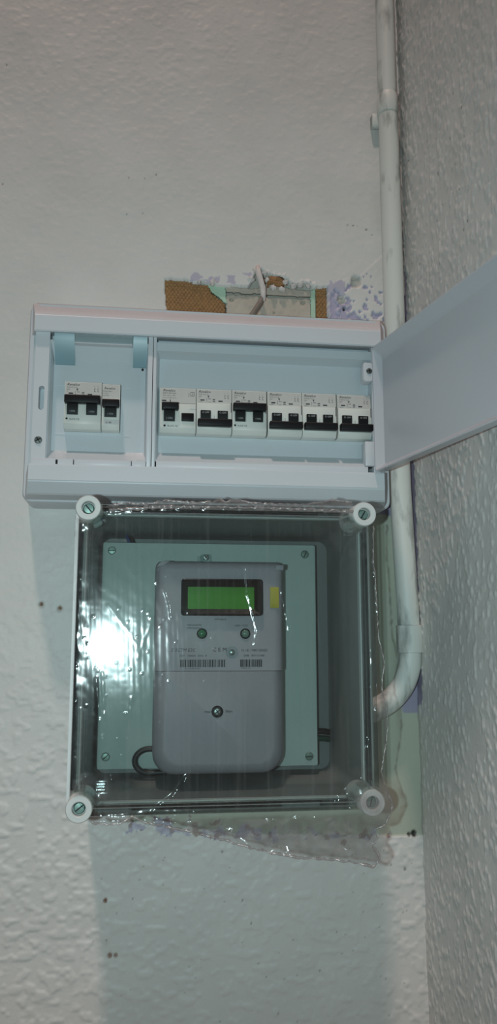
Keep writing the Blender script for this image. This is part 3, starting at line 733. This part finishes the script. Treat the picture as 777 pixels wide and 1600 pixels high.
for (s, e) in ((33.4, 76.5), (91, 112)):
    x = s
    while x < e:
        wd = rb.choice([.45, .45, .9, 1.3]); bx(bm, x, min(x + wd, e), y, y + .1, -25.4, -18.4); x += wd + rb.choice([.5, .6, 1.0])
obj('barcode', bm, 'ink', bd, smooth=False)['kind'] = 'stuff'
bm = nb(); lathe(bm, (83.0, -11.6), [(6, -81.5), (6, -82.6), (4.6, -83.2), (4.4, -82.7)], 20); sl = obj('round_seal', bm, 'clear_window', bd)
bm = nb(); lathe(bm, (83.0, -11.6), [(3.0, -82), (2.8, -83.2), (1.2, -83.8)], 10); obj('seal_pip', bm, 'steel', sl)
bm = nb(); lathe(bm, (69.0, -67), [(5.6, -82), (5.6, -83.4), (4.8, -83.8), (4.4, -82.9)], 24); sr = obj('screw_recess', bm, 'bezel_black', tcv)
screw((69.0, -67), -82, -84.2, 3.5, sr, ang=35)
bm = nb(); text_into(bm, 'max', 57, -82.95, -68, 2.4, bold=.02); text_into(bm, '3Nm', 76.5, -82.95, -68, 2.4, bold=.02); obj('printed_lettering', bm, 'ink', tcv, smooth=False, recalc=False)['kind'] = 'stuff'
bm = nb(); bx(bm, 55, 66, -34, -28.8, 74, 88, 1.5); bx(bm, 52, 58, -33, -28.8, 74, 86, 1)
ey = obj('hanging_eye', bm, 'clear_window', mt)
screw((60.5, 84.6), -33, -36, 3.0, ey, ang=45)

# wires glimpsed inside the enclosure
def arc(c, r, a0, a1, n, y): return [(c[0] + r[0] * math.cos(math.radians(a0 + (a1 - a0) * k / n)), y, c[1] + r[1] * math.sin(math.radians(a0 + (a1 - a0) * k / n))) for k in range(n + 1)]
c = PX(233, 1189, -34)
bm = nb(); tube(bm, [(c[0] + 16, -34, c[1] + 13)] + arc(c, (14, 11.5), 85, 275, 18, -34) + [(c[0] + 16, -34, c[1] - 11)], 2.9, 12)
tag(obj('cable_loop', bm, 'cable_black'), 'black cable looping out beside the foot of the meter', 'cable')
x, z = PX(198, 838, -20)
bm = nb(); tube(bm, [(x - 4, -8, z + 9), (x - 2, -18, z + 5), (x + 3.5, -23, z - 8), (x + 5, -20, z - 26)], 1.9, 10)
tag(obj('blue_wire', bm, 'cable_blue'), 'blue wire at the top corner of the mounting plate', 'wire')
bm = nb(); tube(bm, [(x + .2, -8, z + 9), (x + 2, -17, z + 5), (x + 7.2, -22, z - 8), (x + 8.8, -20, z - 26)], 1.7, 10)
tag(obj('black_wire', bm, 'cable_black'), 'black wire running beside the blue wire', 'wire')
x, z = PX(503, 1143, -20)
bm = nb(); tube(bm, [(x - 30, -20, z + 1), (x - 8, -21, z + .8), (x + 4, -21, z), (x + 7, -19, z - 1)], 3.0, 12)
tag(obj('black_cable', bm, 'cable_black'), 'black cable end behind the edge of the mounting plate', 'cable')
bm = nb(); tube(bm, [(x - 30, -20, z - 6), (x - 8, -21, z - 6.5), (x + 4, -21, z - 7), (x + 7, -19, z - 8)], 3.0, 12)
tag(obj('green_wire', bm, 'cable_green'), 'dark green cable end just under the black one', 'cable')

# ================================================================== SHRINK FILM
YF = -157.6
OUT = [(116, 800), (128, 806), (140, 818), (160, 812), (170, 790), (200, 786), (232, 788), (260, 782), (300, 786), (336, 784), (344, 776), (352, 784), (372, 780), (392, 785), (430, 788), (470, 788), (505, 784), (520, 779), (540, 782),
       (553, 784), (566, 800), (584, 822), (583, 870), (588, 930), (592, 1000), (601, 1030), (597, 1080), (604, 1105), (607, 1135), (603, 1165), (596, 1205), (600, 1222), (608, 1242), (614, 1256), (612, 1274), (606, 1282), (604, 1290), (586, 1298),
       (592, 1310), (591, 1316), (584, 1322), (592, 1334), (594, 1345), (584, 1356), (560, 1350), (530, 1346), (480, 1342), (430, 1336), (395, 1326), (350, 1314), (300, 1300), (262, 1292), (225, 1284), (207, 1276), (185, 1288), (150, 1287), (140, 1283), (146, 1268), (142, 1250), (124, 1243), (112, 1240), (110, 1150), (112, 1050), (114, 950), (116, 880)]
poly = pxpoly(OUT, YF)
gx, gz = np.meshgrid(np.arange(-68, 222, 1.15), np.arange(-196, 130, 1.15))
wf = vnoise(gx, gz, 3, 61) * .8
keep = inpoly(gx + wf * .6, gz + wf * .6, poly)
for k in (0, 1, 2):
    keep &= np.hypot(gx - CAPS[k][0], gz - CAPS[k][1]) > 12.3
dl, dr_, dt, db = gx - bx0, bx1 - gx, bz1 - gz, gz - bz0
edge_d = np.minimum(np.minimum(dl, dr_), np.minimum(dt, db))
corner = np.zeros_like(gx)
for (cx, cz) in CAPS: corner += np.exp(-(((gx - cx) ** 2 + (gz - cz) ** 2) / 32 ** 2))
low = sstep(20, -40, db - 20)
amp = .05 + .55 * np.clip(corner, 0, 1) + .25 * sstep(14, 0, edge_d) + .7 * (db < 0)
h = amp * (1.2 * vnoise(gx * .9 + gz * .5, gz * .6 - gx * .2, 6, 62) + .6 * np.abs(vnoise(gx + gz * .3, gz * .7, 3.4, 63)))
h += .05 * vnoise(gx, gz * .03, 3.6, 64) + .045 * vnoise(gx + gz * .04, gz * .025, 1.9, 65)
rsp = np.random.RandomState(80); sp = rsp.rand(*gx.shape)
dens = .002 + .012 * np.clip(corner, 0, 1) + .014 * sstep(12, 0, edge_d) + .045 * (db < 0)
h += np.where(sp < dens, rsp.uniform(.2, .6, gx.shape), 0)
h += .5 * vnoise(gx, gz, 60, 66) + (db < 5) * .9 * vnoise(gx * .3, gz, 5.5, 70)
def crease(pts, ht, wd):
    global h
    pts = pxpoly(pts, YF)
    for (x0, z0), (x1, z1) in zip(pts, pts[1:]):
        L = max(1e-6, math.hypot(x1 - x0, z1 - z0)); ux, uz = (x1 - x0) / L, (z1 - z0) / L
        t = (gx - x0) * ux + (gz - z0) * uz; tt = np.clip(t, 0, L)
        d = np.hypot(gx - x0 - ux * tt, gz - z0 - uz * tt)
        h = h + ht * np.clip(1 - d / wd, 0, 1) * (.6 + .5 * vnoise(t, t * 0, 3.5, 67))
for c_ in (([(384, 880), (388, 930), (396, 960), (402, 985), (398, 1008)], .8, 1.6), ([(258, 920), (266, 945), (268, 965)], .8, 1.6), ([(272, 815), (268, 850), (250, 880), (244, 910)], .5, 1.8),
           ([(168, 945), (200, 985), (215, 1010)], .10, 1.6), ([(215, 1030), (225, 1000), (240, 965)], .10, 1.6), ([(245, 1262), (270, 1245), (288, 1222), (292, 1214)], 1.2, 2.6), ([(150, 1060), (158, 1150), (175, 1220), (188, 1258)], .6, 1.6),
           ([(160, 1050), (163, 1130), (160, 1200)], .5, 1.4), ([(205, 1090), (198, 1170), (185, 1215)], .4, 1.4), ([(440, 920), (448, 960), (452, 985), (462, 1000)], .6, 1.5), ([(370, 1110), (380, 1140), (380, 1190)], .4, 1.5),
           ([(578, 1150), (566, 1215), (545, 1240), (525, 1255)], 1.1, 2.4), ([(560, 1215), (530, 1245), (525, 1270)], .9, 2.2), ([(470, 1300), (510, 1285), (550, 1262)], .9, 2.0), ([(440, 1290), (470, 1275), (460, 1290)], 1.2, 2.6),
           ([(340, 1268), (400, 1262), (480, 1258), (550, 1262)], .8, 1.8), ([(590, 960), (586, 900), (578, 850)], .8, 2.0), ([(560, 830), (540, 850), (530, 880)], .6, 1.8), ([(160, 800), (260, 794), (380, 795), (500, 795), (555, 800)], .8, 2.2),
           ([(195, 1275), (240, 1268), (330, 1270)], .7, 1.8), ([(215, 1285), (330, 1292), (440, 1318), (560, 1335)], .7, 2.0), ([(478, 800), (474, 850), (486, 930), (500, 1010)], .3, 1.4), ([(390, 815), (396, 850)], .4, 1.4), ([(330, 805), (328, 850)], .4, 1.4),
           ([(582, 1010), (580, 1090), (574, 1180)], .8, 2.0), ([(593, 1040), (588, 1110), (590, 1180)], .9, 1.8)):
    crease(*c_)
yy = YF - h
yy = yy + 4 * sstep(3, -14, dr_) + 3 * sstep(0, -14, db) * sstep(0, 60, dr_ + 20) + 5 * sstep(4, -6, dl) + 7 * sstep(2, -7, dt)
for k in (3,):
    d = np.hypot(gx - CAPS[k][0], gz - CAPS[k][1]); yy = yy - 2.2 * sstep(20, 9, d)
yy = np.where((db < 0), yy - 1.8 * vnoise(gx, gz * .5, 22, 69), yy)
pos = np.stack([gx, yy, gz], -1) * .001; pos[..., 2] += ZC
fr = thing('shrink_film', 'torn crinkled clear plastic film clinging to the front of the enclosure', 'plastic film', (74, YF, -192))
lay = np.clip(.9 * sstep(1, -3, db) + .8 * sstep(4, -3, dr_) + .7 * sstep(7, 2, dt) + .5 * corner * (.5 + vnoise(gx, gz, 7, 77)), 0, 1) * np.clip(.75 + .5 * vnoise(gx, gz * .6, 5, 78), .25, 1)
lay = np.clip(lay + .5 * np.exp(-np.hypot(gx - CAPS[3][0], gz - CAPS[3][1]) ** 2 / 150), 0, 1)
fs = grid_object('film_sheet', pos, np.repeat(lay[..., None], 3, -1), 'shrink_film', keep, fr)
# rolled, torn edges
def edge_roll(pts, r0, seed):
    P2 = pxpoly(pts, YF); Q = []; rr = np.random.RandomState(seed)
    for (x0, z0), (x1, z1) in zip(P2, P2[1:]):
        n = max(1, int(math.hypot(x1 - x0, z1 - z0) / 2.2))
        for k in range(n): Q.append((x0 + (x1 - x0) * k / n, z0 + (z1 - z0) * k / n))
    Q.append(P2[-1]); R_ = []; q3 = []
    for (x, z) in Q:
        i = int(np.clip(round((z + 196) / 1.15), 0, gx.shape[0] - 1)); j = int(np.clip(round((x + 68) / 1.15), 0, gx.shape[1] - 1))
        q3.append((x + rr.uniform(-.5, .5), yy[i, j] + rr.uniform(-.4, .4), z + rr.uniform(-.5, .5))); R_.append(r0 * rr.uniform(.4, 1.5))
    bm = nb(); tube(bm, q3, R_, 7); obj('rolled_edge', bm, 'film_fold', fr, angle=180)
i0 = OUT.index((584, 822)); i1 = OUT.index((140, 1283)); it = OUT.index((170, 790)); jt = OUT.index((553, 784))
ib = OUT.index((608, 1242))
edge_roll(OUT[i0:ib + 1], .6, 71)
edge_roll(OUT[ib:i1 + 1], 1.0, 74)
edge_roll(OUT[it:jt + 1], 1.1, 72)
edge_roll([(170, 797), (260, 792), (380, 793), (480, 796), (552, 800)], 1.5, 73)
